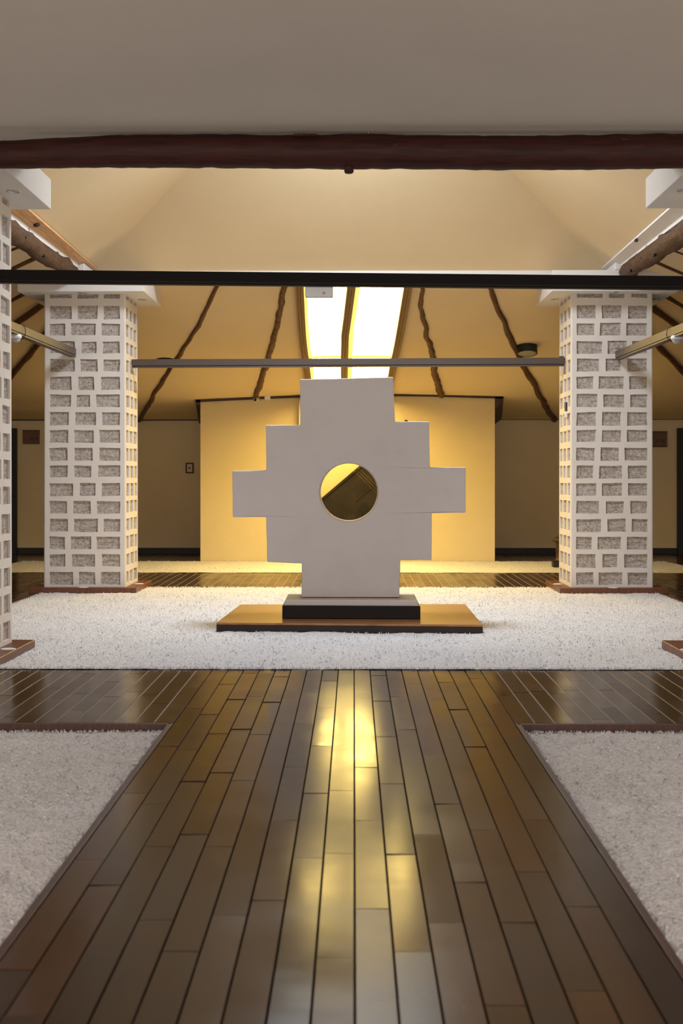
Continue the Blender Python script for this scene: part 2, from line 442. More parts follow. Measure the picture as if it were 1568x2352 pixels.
# dark trims at roof line and skirting
def strip(n, pts, h, d, m='trim', name=None):
    b = MB()
    rr = random.Random(n)
    for p, q in zip(pts, pts[1:]):
        p = Vector(p); q = Vector(q); u = (q-p).normalized(); nrm = Vector((u.y, -u.x, 0)).normalized()*d
        hh = Vector((0, 0, h))
        b.hexa([p-hh, q-hh, q-hh-nrm*-1, p-hh-nrm*-1, p, q, q+nrm, p+nrm])
    return struct(b.build(name or 'trim_%d' % n, M[m]))
strip(10, [(-WX, 23.99, 2.275), (-2.3, 23.99, 2.275)], .028, .03)
strip(11, [(2.2, 23.99, 2.285), (WX, 23.99, 2.285)], .028, .03)
strip(12, [(-2.36, 21.79, 2.475), (-1.30, 21.79, 2.525), (0, 21.79, 2.572), (1.2, 21.79, 2.56), (2.34, 21.79, 2.525)], .033, .03)
b = MB(); b.hexa([(-2.36,21.76,2.40),(-2.30,21.76,2.40),(-2.30,24,2.20),(-2.56,24,2.20),(-2.38,21.76,2.475),(-2.30,21.76,2.475),(-2.30,24,2.265),(-2.56,24,2.265)]); struct(b.build('trim_13', M['trim']))
b = MB(); b.hexa([(2.21,21.76,2.36),(2.25,21.76,2.36),(2.42,24,2.18),(2.21,24,2.18),(2.21,21.76,2.525),(2.34,21.76,2.525),(2.56,24,2.285),(2.21,24,2.285)]); struct(b.build('trim_14', M['trim']))
wallbox('baseboard_back', -WX, -2.3, 23.96, 24, -.02, .10, 'bw')
wallbox('baseboard_back', 2.21, WX, 23.96, 24, -.02, .10, 'bw')

# ------------------------------------------------------------------ rafters
def roofpt(px, py):
    dx = (px-VX)/F; dz = (HY-py)/F
    t = 11.0
    while t < 24:
        x = CX+dx*t; z = CH+dz*t
        if (abs(x) > RX or t > RY) and z >= roofH(x, t): return Vector((x, t, z))
        t += .01
    return Vector((CX+dx*24, 24, CH+dz*24))
def smooth_path(pts, n):
    out = []
    L = [0]
    for a, c in zip(pts, pts[1:]): L.append(L[-1]+(c-a).length)
    for i in range(n+1):
        s = L[-1]*i/n; k = 0
        while k < len(pts)-2 and s > L[k+1]: k += 1
        f = (s-L[k])/max(1e-6, L[k+1]-L[k]); p = pts[k].lerp(pts[k+1], f); out.append(p)
    return out
def rafter(pix, r0, r1, label, seed, ext=True):
    P3 = [roofpt(*p) for p in pix]
    if ext:   # run on up to the ring beam
        a, c = P3[-1], P3[-2]; u = (a-c); u.z = 0; u.normalize()
        q = a.copy()
        while max(q.y-RY, abs(q.x)-RX) > .03 and (q-a).length < 3: q = q+u*.02
        P3.append(q)
    P3 = smooth_path(P3, 44); n = len(P3)
    rad = [r0+(r1-r0)*i/(n-1) for i in range(n)]
    pts = []
    for i, p in enumerate(P3):
        wv = .25*r0*noise.noise(Vector((i*.35, seed*3.1, 0)))*2
        pts.append(Vector((p.x+wv, p.y, roofH(p.x, p.y)-rad[i]*.35)))
    b = MB(); b.tube(pts, rad, 10, wob=.55, seed=seed, flat=.8)
    return tag(b.build('rafter', M['rafter'], smooth=True), label, 'rafter', 'pole rafters under the roof')
rafter([(318,965),(352,905),(405,822),(455,745),(490,672)], .036, .026, 'thin dark pole rafter on the yellow roof, nearest the left far pillar', 1)
rafter([(588,908),(600,870),(615,822),(632,760),(650,672)], .042, .034, 'knotty brown pole rafter just left of the bright roof panels', 2)
rafter([(1012,905),(1000,860),(993,815),(975,745),(967,705),(967,676)], .052, .022, 'twisted brown pole rafter just right of the bright roof panels', 3)
rafter([(1272,963),(1238,905),(1205,845),(1190,815),(1160,745),(1140,705),(1130,676)], .050, .030, 'knotty brown pole rafter beside the round black ceiling lamp at right', 4)
def side_rafter(p, q, r, label, seed):
    a, c = roofpt(*p), roofpt(*q); u = c-a; u.z = 0; u.normalize()
    if max(c.y-RY, abs(c.x)-RX) < max(a.y-RY, abs(a.x)-RX): u = -u
    def dd(v): return max(v.y-RY, abs(v.x)-RX)
    s = a.copy(); k = 0
    while dd(s) > .05 and k < 200: s = s-u*.03; k += 1
    e = a.copy(); k = 0
    while dd(e) < 7.3 and k < 400: e = e+u*.03; k += 1
    pts = smooth_path([s, e], 36)
    pts = [Vector((v.x, v.y, roofH(v.x, v.y)-r*.4)) for v in pts]
    b = MB(); b.tube(pts, r, 8, wob=.4, seed=seed)
    return tag(b.build('rafter', M['rafter'], smooth=True), label, 'rafter', 'pole rafters under the roof')
side_rafter((102,766), (24,860), .040, 'dark pole rafter in the left gap between pillars, lowest, crossing behind the left side rail', 11)
side_rafter((90,700), (25,746), .040, 'dark pole rafter in the left gap between pillars, just above the left side rail', 12)
side_rafter((48,672), (24,685), .032, 'dark pole rafter seen in the left gap directly below the black rail', 13)
side_rafter((89,584), (22,615), .028, 'brown pole rafter in the left gap above the black rail, lower of two', 14)
side_rafter((51,561), (22,572), .016, 'very thin pole rafter under the left log, upper of two above the black rail', 15)
side_rafter((1514,797), (1566,850), .040, 'dark pole rafter in the right gap beside the pillar, lowest, below the right side rail', 16)
side_rafter((1511,715), (1561,752), .040, 'dark pole rafter in the right gap, just above the right side rail', 17)
side_rafter((1553,693), (1567,702), .032, 'dark pole rafter at the right frame edge directly below the black rail', 18)
side_rafter((1503,600), (1566,627), .020, 'thin brown pole rafter in the right gap above the black rail, lower of two', 19)
side_rafter((1540,573), (1566,583), .012, 'very thin pole rafter under the right log, upper of two above the black rail', 20)
# laminated rafters either side of the lit panels
def glulam(pix, w, label):
    P3 = [roofpt(*p) for p in pix]
    a, c = P3[-1], P3[-2]; u = (a-c); u.z = 0; u.normalize(); q = a.copy()
    while q.y-RY > .03: q = q+u*.02
    P3.append(q); P3 = smooth_path(P3, 24)
    b = MB(); prev = None
    prof = [(-.5, .01), (-.5, -.085), (-.30, -.085), (-.27, -.078), (-.22, -.078), (-.19, -.085), (.0, -.085), (.03, -.078), (.08, -.078), (.11, -.085), (.5, -.085), (.5, .01)]
    rows = []
    for p in P3:
        z = roofH(p.x, p.y); rows.append([(p.x+a_*w, p.y, z+b_) for a_, b_ in prof])
    for r1, r2 in zip(rows, rows[1:]):
        for i in range(len(prof)): j = (i+1) % len(prof); b.poly([r1[i], r1[j], r2[j], r2[i]])
    b.poly(rows[0]); b.poly(rows[-1])
    tag(b.build('rafter', M['glulam']), label, 'rafter', 'laminated rafters framing the roof panels'); return P3
gl = glulam([(714,905),(708,868),(702,820),(694,757),(691,712),(689,674)], .100, 'laminated brown rafter along the left edge of the bright roof panels')
gm = glulam([(788,905),(790,868),(790.5,820),(792,757),(799,706),(803,674)], .100, 'laminated brown rafter between the two bright roof panels')
gr = glulam([(888,905),(895.5,868),(904.5,820),(922,733),(932,674)], .100, 'laminated brown rafter along the right edge of the bright roof panels')
def pane(n, A, B_):
    b = MB(); e = MB()
    L = len(A)
    for i in range(L-1):
        qs = [A[i], B_[i], B_[i+1], A[i+1]]
        b.poly([(v.x, v.y, roofH(v.x, v.y)-.012) for v in qs])
    o = struct(b.build('window_%d' % n, M['sheet'], fixn=False))
    # strips with painted glow: lit side reveal at left and one cross member
    def rib(p, q, wx, y=0):
        pass
    s = MB()
    for i in range(L-1):
        a, c = A[i], A[i+1]; s.poly([(a.x+.045, a.y, roofH(a.x, a.y)-.02), (a.x+(.085 if n == 2 else .11), a.y, roofH(a.x, a.y)-.02), (c.x+(.085 if n == 2 else .11), c.y, roofH(c.x, c.y)-.02), (c.x+.045, c.y, roofH(c.x, c.y)-.02)])
    zc = roofpt(790, 812).y
    ya = min(range(L), key=lambda i: abs(A[i].y-zc)); a, c = A[ya], B_[ya]
    s.poly([(a.x, zc, roofH(a.x, zc)-.022), (c.x, zc, roofH(c.x, zc)-.022), (c.x, zc+.13, roofH(c.x, zc+.13)-.022), (a.x, zc+.13, roofH(a.x, zc+.13)-.022)])
    so = s.build('pane_strip', M['panestrip'], parent=o, fixn=False)
    return o
def cut(Pth, n=30, y0=21.4):
    ys = [16.72+(y0-16.72)*i/n for i in range(n+1)]
    out = []
    S = sorted(Pth, key=lambda p: p.y)
    for y in ys:
        for p, q in zip(S, S[1:]):
            if p.y <= y <= q.y: out.append(p.lerp(q, (y-p.y)/max(1e-6, q.y-p.y))); break
    return out
cl, cm, cr = cut(gl), cut(gm), cut(gr)
pane(2, cl, cm); pane(3, cm, cr)

# ------------------------------------------------------------------ ring logs above the pillars' outer line
def ringlog(s, label, boards):
    b = MB(); ys = [10.92+(15.70-10.92)*i/36 for i in range(37)]
    pts = [Vector((s*3.06+.02*noise.noise(Vector((y*1.3, s*4, 0))), y, 3.50+.012*(y-10.9)+.02*noise.noise(Vector((y*1.1, 0, s))))) for y in ys]
    b.tube(pts, [.10-.008*i/36 for i in range(37)], 14, wob=.35, seed=s*5+9)
    t = thing('log_beam', label, 'beam', (s*3.06, 13.3, 3.45), 'log beams over the pillars')
    b.build('log', M['ringlog'], t, smooth=True)
    k = MB()
    for y, dz in ((12.3, -.06), (13.1, -.02), (13.9, -.07), (14.5, .0), (15.1, -.05)):
        k.lathe([(.006, -.03), (.018, -.01), (.020, 0), (.012, .012)], (s*(3.06-.085), y, 3.53+dz), 10, axis=(-s, 0, -.2))
    k.build('knots', M['dark'], t)
    return t
tl = ringlog(-1, 'weathered log beam with bare pine boards, up behind the left pillars', True)
tr = ringlog(1, 'weathered log beam with white plaster above, up behind the right pillars', False)
# pale strip and pine boards above the left log, plaster above the right log
def plank(x0, x0e, x1, x1e, z0, z0e, z1, z1e, th, name, mat, par, label, ya=10.92, yb=16.36):
    b = MB(); b.hexa([(x0,ya,z0),(x1,ya,z1),(x1e,yb,z1e),(x0e,yb,z0e),(x0,ya,z0+th),(x1,ya,z1+th),(x1e,yb,z1e+th),(x0e,yb,z0e+th)])
    o = b.build(name, M[mat], par, bevel=.003); o['label'] = label
plank(-3.05,-3.05,-2.99,-2.99, 3.575,3.605,3.575,3.605, .06, 'plaster_strip', 'cap', tl, 'white plaster strip', yb=15.70)
plank(-3.00,-3.03,-2.925,-2.965, 3.635,3.655,3.655,3.662, .02, 'pine_board', 'pine', tl, 'bare orange pine board')
plank(-2.922,-2.962,-2.84,-2.90, 3.66,3.665,3.69,3.685, .02, 'pine_board', 'pine', tl, 'bare orange pine board')
b = MB(); b.lathe([(.005,-.03),(.03,-.01),(.035,.01),(.01,.02)], (-2.92, 13.3, 3.66), 7, axis=(.3,0,-1)); b.build('knot', M['trim'], tl)
plank(3.05,3.05,2.99,2.99, 3.585,3.62,3.59,3.62, .06, 'plaster_strip', 'cap', tr, 'white plaster strip', yb=15.70)
plank(3.00,3.00,2.86,2.90, 3.635,3.64,3.70,3.69, .02, 'plaster_strip', 'cap', tr, 'white plaster strip')
b = MB(); b.lathe([(.004,-.02),(.02,0),(.018,.015),(.005,.02)], (2.885, 14.3, 3.675), 6, axis=(-.3,0,-1)); b.build('knot', M['trim'], tr)

# ------------------------------------------------------------------ pillars
def face_layout(rg, w, h, z0):
    """rows of wobbly brick outlines on a face of width w; returns rows [(zlo, zhi, [poly])] in (u,z)"""
    rows = []; z = h; first = True
    pitch = (h-z0-.05)/16.25
    zt = h
    k = 0
    while zt-pitch*.9 > z0:
        top = zt - (.0 if first else .035); bh = (.045 if first else rg.uniform(.130, .150))
        step = .095 if first else pitch
        bot = top-bh
        marg = .048; gap = rg.uniform(.062, .075)
        ws = [rg.uniform(.7, 1.25) for _ in range(3)]
        tot = w-2*marg-2*gap; sc = tot/sum(ws); u = -w/2+marg; polys = []
        for i in range(3):
            bw = ws[i]*sc; p = []
            j = lambda a=.004: rg.uniform(-a, a)
            c4 = [(u+j(), bot+j(.005)), (u+bw+j(), bot+j(.005)), (u+bw+j(), top-.001+(0 if first else j(.005))), (u+j(), top-.001+(0 if first else j(.005)))]
            for a, c in zip(c4, c4[1:]+c4[:1]):
                p.append(a)
                for f in (.33, .66): p.append((a[0]+(c[0]-a[0])*f+j(.0022), a[1]+(c[1]-a[1])*f+(0 if first else j(.0022))))
            p[-1] = (p[-1][0], min(p[-1][1], zt-.0005)) ; polys.append([(a, min(c, zt-.0008)) for a, c in p]); u += bw+gap
        zlo = zt-step
        rows.append((zlo, zt, polys)); zt = zlo; first = False; k += 1
    rows.append((z0, zt, []))
    return rows
def make_pillar(cx, cy, label, seed, disc):
    t = thing('brick_pillar', label, 'pillar', (cx, cy, 0), 'brick and plaster pillars around the gravel bed')
    rg = random.Random(seed); HW = .455; Z0 = .062; Z1 = 3.35; ch = .014; dep = .022
    b = MB()
    wb = lambda z, k: .006*noise.noise(Vector((z*1.7, k*3.3, seed)))
    for k in range(4):
        ang = k*PI/2; ca, sa = math.cos(ang), math.sin(ang)
        def W(u, z, dd=0, k=k, ca=ca, sa=sa):
            s = 1+.012*(1-(z/3.35))          # slight batter
            x = u*s; y = -(HW*s)+dd
            return (cx+x*ca-y*sa, cy+x*sa+y*ca, z)
        w = 2*(HW-ch)
        for zlo, zhi, polys in face_layout(rg, w, Z1, Z0):
            outer = [(-w/2, zlo), (w/2, zlo), (w/2, zhi), (-w/2, zhi)]
            loops = [outer]+polys
            flat = [p for L in loops for p in L]
            tris = tessellate_polygon([[Vector((a, c, 0)) for a, c in L] for L in loops])
            for tr_ in tris: b.poly([W(*flat[i]) for i in tr_], 0)
            for L in polys:
                n = len(L)
                for i in range(n):
                    p, q = L[i], L[(i+1) % n]
                    b.poly([W(p[0], p[1]), W(q[0], q[1]), W(q[0]*1, q[1], dep), W(p[0], p[1], dep)], 0)
                b.poly([W(p[0], p[1], dep*.9) for p in L], 1)
            # chamfered corner
        zs = [Z0+(Z1-Z0)*i/40 for i in range(41)]
        for za, zb in zip(zs, zs[1:]):
            def Cn(z, which):
                s = 1+.012*(1-(z/3.35))
                if which == 0: x, y = w/2*s, -HW*s
                elif which == 1: x, y = (HW-ch*.3)*s, -(HW-ch*.3)*s
                else: x, y = HW*s, -w/2*s
                return (cx+x*ca-y*sa, cy+x*sa+y*ca, z)
            b.poly([Cn(za,0), Cn(za,1), Cn(zb,1), Cn(zb,0)], 0); b.poly([Cn(za,1), Cn(za,2), Cn(zb,2), Cn(zb,1)], 0)
    b.build('shaft', [M['white'], M['adobe']], t)
    c = MB(); hw = .70
    c.box(cx-hw, cx+hw, cy-hw, cy+hw, 3.35, 3.58); c.build('capital', M['cap'], t, bevel=.006)
    # collar between shaft and capital
    # recessed downlights in the underside of the capital
    for dx, dy in ((0, -.58), (.58, 0), (-.58, 0), (0, .58)):
        d = MB(); p = (cx+dx, cy+dy, 3.3505)
        d.lathe([(.030, -.001), (.034, -.006), (.048, -.007), (.052, -.001), (.052, .004)], p, 20)
        dl = d.build('downlight', M['steel'], t, smooth=True)
        d = MB(); d.lathe([(.028, -.0015), (.028, .001)], p, 16); d.build('bulb', M['greyplastic'], dl)
    pl = MB(); pl.box(cx-.60, cx+.60, cy-.60, cy+.60, -.002, .062); pl.build('plinth', M['plinth'], t, bevel=.006)
    for dx, dy in disc:
        d = MB(); d.lathe([(.055, .0), (.055, .004), (.047, .006), (.040, .0035)], (cx+dx, cy+dy, .0615), 24)
        d.build('uplight', M['plastic'], t, smooth=True)
    return t
PX = 2.955
DS = ((0, -.54), (.54, 0), (-.54, 0), (0, .54))
make_pillar(-2.97, 16.41, 'far left square pillar of plaster with recessed adobe bricks', 1, DS)
make_pillar(2.94, 16.41, 'far right square pillar of plaster with recessed adobe bricks', 2, DS)
make_pillar(-2.97, 10.19, 'near pillar cut off by the left frame edge, brick and plaster', 3, DS)
make_pillar(2.98, 10.19, 'near pillar at the right frame edge, only its capital and plinth in view', 4, DS)

# ------------------------------------------------------------------ stepped cross
SY = 12.45
pix = [(692,1372),(693,1294),(613,1291),(611,1188),(534,1188),(533,1081),(611,1080),(610,976),(689,976),(689,871),(903,866),(907,968),(985,968),(987,1073),(1069,1073),(1069,1178),(991,1179),(991,1287),(919,1286),(917,1372)]
ts = thing('stepped_cross_sculpture', 'large white stepped Andean cross with a round hole, on a wooden platform', 'sculpture', (0.0, 12.6, .078))
outer = []
for i, p in enumerate(pix):
    q = pix[(i+1) % len(pix)]
    n = 5
    for k in range(n):
        f = k/n; x = p[0]+(q[0]-p[0])*f; y = p[1]+(q[1]-p[1])*f
        if 0 < k: x += .8*noise.noise(Vector((x*.03, y*.03, 1))); y += .8*noise.noise(Vector((x*.03, y*.03, 7)))
        outer.append((x, y))
def toS(p, Y=SY): v = at(p[0], p[1], SY); return (v.x, v.z)
O = [toS(p) for p in outer]
hc = toS((801, 1131)); hr = 68*SY/F
hole = []
for i in range(64):
    a = 2*PI*i/64; r = hr*(1+.012*noise.noise(Vector((math.cos(a)*1.5, math.sin(a)*1.5, 2))))
    hole.append((hc[0]+r*math.cos(a), hc[1]+r*math.sin(a)))
TH = .42
flat = O+hole
tris = tessellate_polygon([[Vector((a, c, 0)) for a, c in L] for L in (O, hole)])
bm = bmesh.new()
fv = [bm.verts.new((x-ts.location.x, SY-ts.location.y, z-ts.location.z)) for x, z in flat]
bv = []
for i, (x, z) in enumerate(flat):
    if i >= len(O):   # the opening narrows a little towards the back
        x = hc[0]+(x-hc[0])*.985; z = hc[1]+(z-hc[1])*.985
    bv.append(bm.verts.new((x-ts.location.x, SY+TH-ts.location.y, z-ts.location.z)))
for a, b_, c in tris:
    bm.faces.new((fv[a], fv[b_], fv[c])); bm.faces.new((bv[c], bv[b_], bv[a]))
nO = len(O)
for i in range(nO):
    j = (i+1) % nO; bm.faces.new((fv[i], fv[j], bv[j], bv[i]))
nH = len(hole)
for i in range(nH):
    j = (i+1) % nH; bm.faces.new((fv[nO+i], fv[nO+j], bv[nO+j], bv[nO+i]))
bmesh.ops.recalc_face_normals(bm, faces=bm.faces)
ed = [e for e in bm.edges if len(e.link_faces) == 2 and e.calc_face_angle() > .6]
bmesh.ops.bevel(bm, geom=ed, offset=.009, segments=3, affect='EDGES', profile=.5)
me = bpy.data.meshes.new('cross'); bm.to_mesh(me); bm.free(); me.materials.append(M['statue'])
for p in me.polygons: p.use_smooth = False
oc = bpy.data.objects.new('cross', me); C.objects.link(oc); oc.parent = ts
# stone foot, black block and platform
z_t = .078
b = MB(); f = at(653, 1377, 12.26); g = at(960, 1380, 12.22)
zt = at(653, 1372, 12.45).z
x0, x1 = f.x, g.x
b.hexa([(x0-.004,12.25,.190),(x1+.004,12.21,.188),(x1+.004,12.99,.188),(x0-.004,13.0,.190),(x0+.004,12.26,zt-.006),(x1-.004,12.22,zt-.008),(x1-.004,12.98,zt-.006),(x0+.004,12.99,zt-.004)])
b.build('stone_foot', M['statue'], ts, bevel=.01)
b = MB(); b.hexa([(x0-.018,12.235,z_t),(x1+.018,12.19,z_t),(x1+.018,13.01,z_t),(x0-.018,13.03,z_t),(x0-.018,12.235,.192),(x1+.018,12.19,.190),(x1+.018,13.01,.190),(x0-.018,13.03,.192)])
b.build('black_block', M['black'], ts, bevel=.006)
# platform
tp = thing('wooden_platform', 'low varnished wooden platform with dark edge lying on the gravel under the cross', 'platform', (0, 12.7, 0))
cA = Vector((-1.10, 11.91, 0)); cB = Vector((1.115, 11.74, 0)); cC = Vector((1.12, 13.66, 0)); cD = Vector((-1.035, 13.6, 0))
b = MB(); b.hexa([c+Vector((0,0,-.01)) for c in (cA,cB,cC,cD)]+[c+Vector((0,0,.060)) for c in (cA,cB,cC,cD)])
b.build('edge_band', M['platform_edge'], tp, bevel=.003)
b = MB(); b.hexa([c+Vector((0,0,.0605)) for c in (cA,cB,cC,cD)]+[c+Vector((0,0,.078)) for c in (cA,cB,cC,cD)], 0)
o = b.build('top_board', M['platform'], tp, bevel=.004)

# ------------------------------------------------------------------ rails between pillars
def rail(p, q, hgt, dep, m, label, tab=False):
    p = Vector(p); q = Vector(q); t = thing('metal_rail', label, 'rail', tuple((p+q)/2), 'metal rails between the pillars')
    u = (q-p).normalized(); nx = Vector((-u.y, u.x, 0)).normalized()
    def pr(z0, z1, d0, d1, name, mm):
        b = MB(); up = Vector((0,0,1))
        b.hexa([p+nx*d0+up*z0, q+nx*d0+up*z0, q+nx*d1+up*z0, p+nx*d1+up*z0, p+nx*d0+up*z1, q+nx*d0+up*z1, q+nx*d1+up*z1, p+nx*d1+up*z1])
        return b.build(name, mm, t)
    h = hgt/2
    pr(-h*.52, h, -dep, dep, 'channel', M[m])
    pr(-h*.70, -h*.52, -dep*.75, dep*.75, 'groove', M['groove'])
    pr(-h, -h*.70, -dep, dep, 'lower_lip', M[m])
    if tab:
        b = MB(); e = q-u*.03; b.box(e.x-.03, e.x+.025, e.y-.03, e.y+.03, e.z+h, e.z+h+.018); b.build('end_tab', M[m], t)
    return t
rail((-2.505, 16.41, 2.606), (2.475, 16.41, 2.622), .096, .035, 'rail', 'brown metal rail between the two far pillars, above the cross', True)
rail((-2.505, 10.19, 2.736), (2.515, 10.19, 2.682), .094, .035, 'railnear', 'long black rail crossing the whole view between the near pillars')
rail((-3.10, 10.66, 2.655), (-3.10, 15.94, 2.69), .096, .035, 'rail', 'brown metal side rail running to the front of the far left pillar')
rail((3.01, 10.66, 2.60), (3.01, 15.94, 2.655), .096, .035, 'rail', 'brown metal side rail running to the front of the far right pillar')

# near log
LY = 8.70
t = thing('ceiling_log', 'thick dark red-brown log spanning the ceiling across the foreground', 'log', (0, LY, 3.1))
pts = []; rad = []
topc = [(-60,332,385),(0,323,386),(130,316,385),(260,310,384),(400,309,384),(560,309,385),(700,311,387),(815,308,389),(860,308,388),(1000,312,389),(1180,313,391),(1300,313,391),(1450,310,390),(1568,309,388),(1640,308,388)]
def lerp_tab(x):
    for a, c in zip(topc, topc[1:]):
        if x <= c[0]: f = (x-a[0])/(c[0]-a[0]); return a[1]+(c[1]-a[1])*f, a[2]+(c[2]-a[2])*f
    return topc[-1][1:]
for i in range(-30, 131):
    px = i*16.0 - 250 + 0
    ty, byy = lerp_tab(max(-60, min(1640, px)))
    v = at(px, (ty+byy)/2, LY); pts.append(v); rad.append((byy-ty)/2*LY/F)
b = MB(); b.tube(pts, rad, 20, wob=.06, seed=3); b.build('trunk', M['log'], t, smooth=True)
v = at(846, 305, LY); b = MB(); b.lathe([(.004,-.02),(.004,.04),(.009,.042),(.009,.05)], (v.x, LY-.01, v.z-.01), 10); b.build('bolt', M['steel'], t)
v = at(801, 392, LY); b = MB(); b.lathe([(.018,-.018),(.026,-.014),(.030,.0),(.026,.02),(.030,.03)], (v.x, LY-.02, v.z-.004), 9); b.build('stub', M['log'], t, smooth=True)
v = at(906, 344, LY); b = MB(); b.lathe([(.030,-.02),(.026,.004),(.014,.008),(.004,.004)], (v.x, LY-.098, v.z), 12, axis=(0,-1,0)); b.build('knot', M['log'], t, smooth=True)
for px, py, wd in ((700, 316, .075), (1428, 329, .02)):
    v = at(px, py, LY); b = MB(); b.hexa([(v.x-wd,LY-.094,v.z-.005),(v.x+wd,LY-.094,v.z-.003),(v.x+wd,LY-.05,v.z-.003),(v.x-wd,LY-.05,v.z-.005),(v.x-wd*.8,LY-.085,v.z+.006),(v.x+wd,LY-.085,v.z+.006),(v.x+wd,LY-.05,v.z+.006),(v.x-wd*.8,LY-.05,v.z+.006)])
    o = b.build('bare_patch', M['ringlog'], t)

# ------------------------------------------------------------------ fixtures
def drum(px, py, label, r=.137, h=.115):
    p = roofpt(px, py); z = roofH(p.x, p.y); t = thing('ceiling_lamp', label, 'lamp', (p.x, p.y, z-h), 'round ceiling lamps on the yellow roof')
    b = MB(); b.lathe([(r*.93, .004), (r*.99, .0), (r, .012), (r, h+.05)], (p.x, p.y, z-h), 36, axis=(0, .24, 1)); b.build('housing', M['drum'], t, smooth=False)
    b = MB(); b.lathe([(r*.2, -.002), (r*.6, -.001), (r*.86, .002), (r*.88, .003)], (p.x, p.y, z-h), 36, axis=(0, .24, 1)); b.build('diffuser', M['disc'], t, smooth=True)
drum(1210, 793, 'round black drum ceiling lamp on the roof beside the far right pillar')
drum(380, 826, 'round dark ceiling lamp half hidden behind the rail beside the far left pillar', .125, .03)

def dome(px, py, X, label):
    Y = (X-CX)*F/(px-VX); p = at(px, py, Y)
    t = thing('dome_camera', label, 'security camera', (X, Y, p.z), 'dome cameras under the side rails')
    b = MB(); b.lathe([(.012,-.052),(.032,-.045),(.043,-.028),(.046,-.012)], (X, Y, p.z+.03), 20); b.build('dome', M['greyplastic'], t, smooth=True)
    b = MB(); b.lathe([(.050,-.014),(.056,-.008),(.056,.018),(.045,.026)], (X, Y, p.z+.03), 24); b.build('housing', M['plastic'], t, smooth=True)
    return t, Y, p.z
tdl, Yl, zl = dome(34, 781, -3.10, 'small white dome camera under the left side rail')
tdr, Yr, zr = dome(1553, 785, 3.01, 'small white dome camera under the right side rail')
for t_, Yc, X, zc, sg in ((tdl, Yl+.15, -3.10, 2.672, 1), (tdr, Yr+.15, 3.01, 2.63, -1)):
    for k in range(2):
        b = MB(); pts = [Vector((X+.055*math.cos(a)*1.0, Yc+.03*k+.02*math.sin(a*.5), zc+.075*math.sin(a))) for a in [2*PI*i/24 for i in range(25)]]
        b.tube(pts, .0022, 6); b.build('cable_loop', M['dark'], t_, smooth=True)

# small white box hanging behind the black rail
a = at(701, 664, 10.3); c = at(765, 684, 10.3)
t = thing('white_sensor_box', 'small white box hanging behind the black rail before the bright roof panel', 'box', ((a.x+c.x)/2, 10.3, c.z))
b = MB(); b.box(a.x, c.x, 10.24, 10.33, c.z, c.z+.12); b.build('housing', M['plastic'], t, bevel=.008)
b = MB(); b.lathe([(.011,0),(.011,.003),(.006,.004)], (a.x+.135, 10.240, c.z+.026), 16, axis=(0,-1,0)); b.build('lens', M['greyplastic'], t)
b = MB(); b.lathe([(.034,0),(.034,.002),(.028,.003)], (a.x+.06, 10.240, c.z+.045), 24, axis=(0,-1,0)); b.build('speaker', M['plastic'], t)

# bullet camera and junction box on the projecting wall
p = at(588, 917, 21.7)
t = thing('bullet_camera', 'small white bullet camera at the top of the yellow wall, left of the cross', 'security camera', tuple(p))
b = MB(); ax = Vector((-.25, -1, -.25)); b.lathe([(.026,-.10),(.030,-.09),(.032,.02),(.036,.03),(.036,.045)], p, 18, axis=ax); b.build('body', M['plastic'], t, smooth=True)
b = MB(); b.lathe([(.024,.0455),(.018,.048),(.004,.048)], p, 16, axis=ax); b.build('lens', M['dark'], t, smooth=True)
b = MB(); b.box(p.x-.03, p.x+.03, 21.74, 21.80, p.z+.0, p.z+.045); b.build('mount', M['plastic'], t)
p = at(614, 913, 21.76); b = MB(); b.box(p.x-.045, p.x+.045, 21.74, 21.80, p.z-.03, p.z+.03)
tag(b.build('junction_box', M['plastic'], bevel=.006), 'small white junction box beside the bullet camera on the yellow wall', 'box')
# pale wall board and leather piece behind the cross
a = at(686, 918, 21.7); c = at(884, 1150, 21.7)
b = MB(); b.box(a.x, c.x, 21.69, 21.79, .9, a.z); tag(b.build('wall_board', M['yellow'], bevel=.004), 'pale board on the yellow wall, its edge showing left of the cross top', 'board')
b = MB(); b.lathe([(.02,0),(.024,.02),(.03,.035),(.022,.05)], at(932, 969, 21.79), 12, axis=(0,-1,0)); tag(b.build('wall_hook', M['dark'], smooth=True), 'tiny dark hook on the yellow wall above the right step of the cross', 'hook')
YL = 21.6
Cc = at(833, 1063, YL); Aa = at(676, 1197, YL); Bb = at(930, 1159, YL)
ea = (Aa-Cc); eb = (Bb-Cc)
t = thing('leather_hanging', 'dark brown leather piece with studded border seen through the hole of the cross', 'leather piece', tuple(Cc+(ea+eb)/2))
NN = 28
def LP(u, v, off=0):
    p = Cc+ea*u+eb*v
    return Vector((p.x, p.y-.03*math.sin(PI*u)*math.sin(PI*v)-.010*noise.noise(Vector((u*4, v*4, 0)))+off, p.z))
b = MB()
for i in range(NN):
    for j in range(NN):
        for off, rv in ((0, 0), (.03, 1)):
            q = [LP(i/NN, j/NN, off), LP((i+1)/NN, j/NN, off), LP((i+1)/NN, (j+1)/NN, off), LP(i/NN, (j+1)/NN, off)]
            b.poly(q if not rv else q[::-1])
for k in range(NN):
    for g in ((lambda s: (s, 0)), (lambda s: (s, 1)), (lambda s: (0, s)), (lambda s: (1, s))):
        u0, u1 = g(k/NN), g((k+1)/NN); b.poly([LP(*u0), LP(*u1), LP(*u1, .03), LP(*u0, .03)])
b.build('hide', M['leather'], t, smooth=True)
b = MB(); b.tube([LP(i/40, .035, -.006) for i in range(41)], .012, 8); b.build('seam', M['leather'], t, smooth=True)
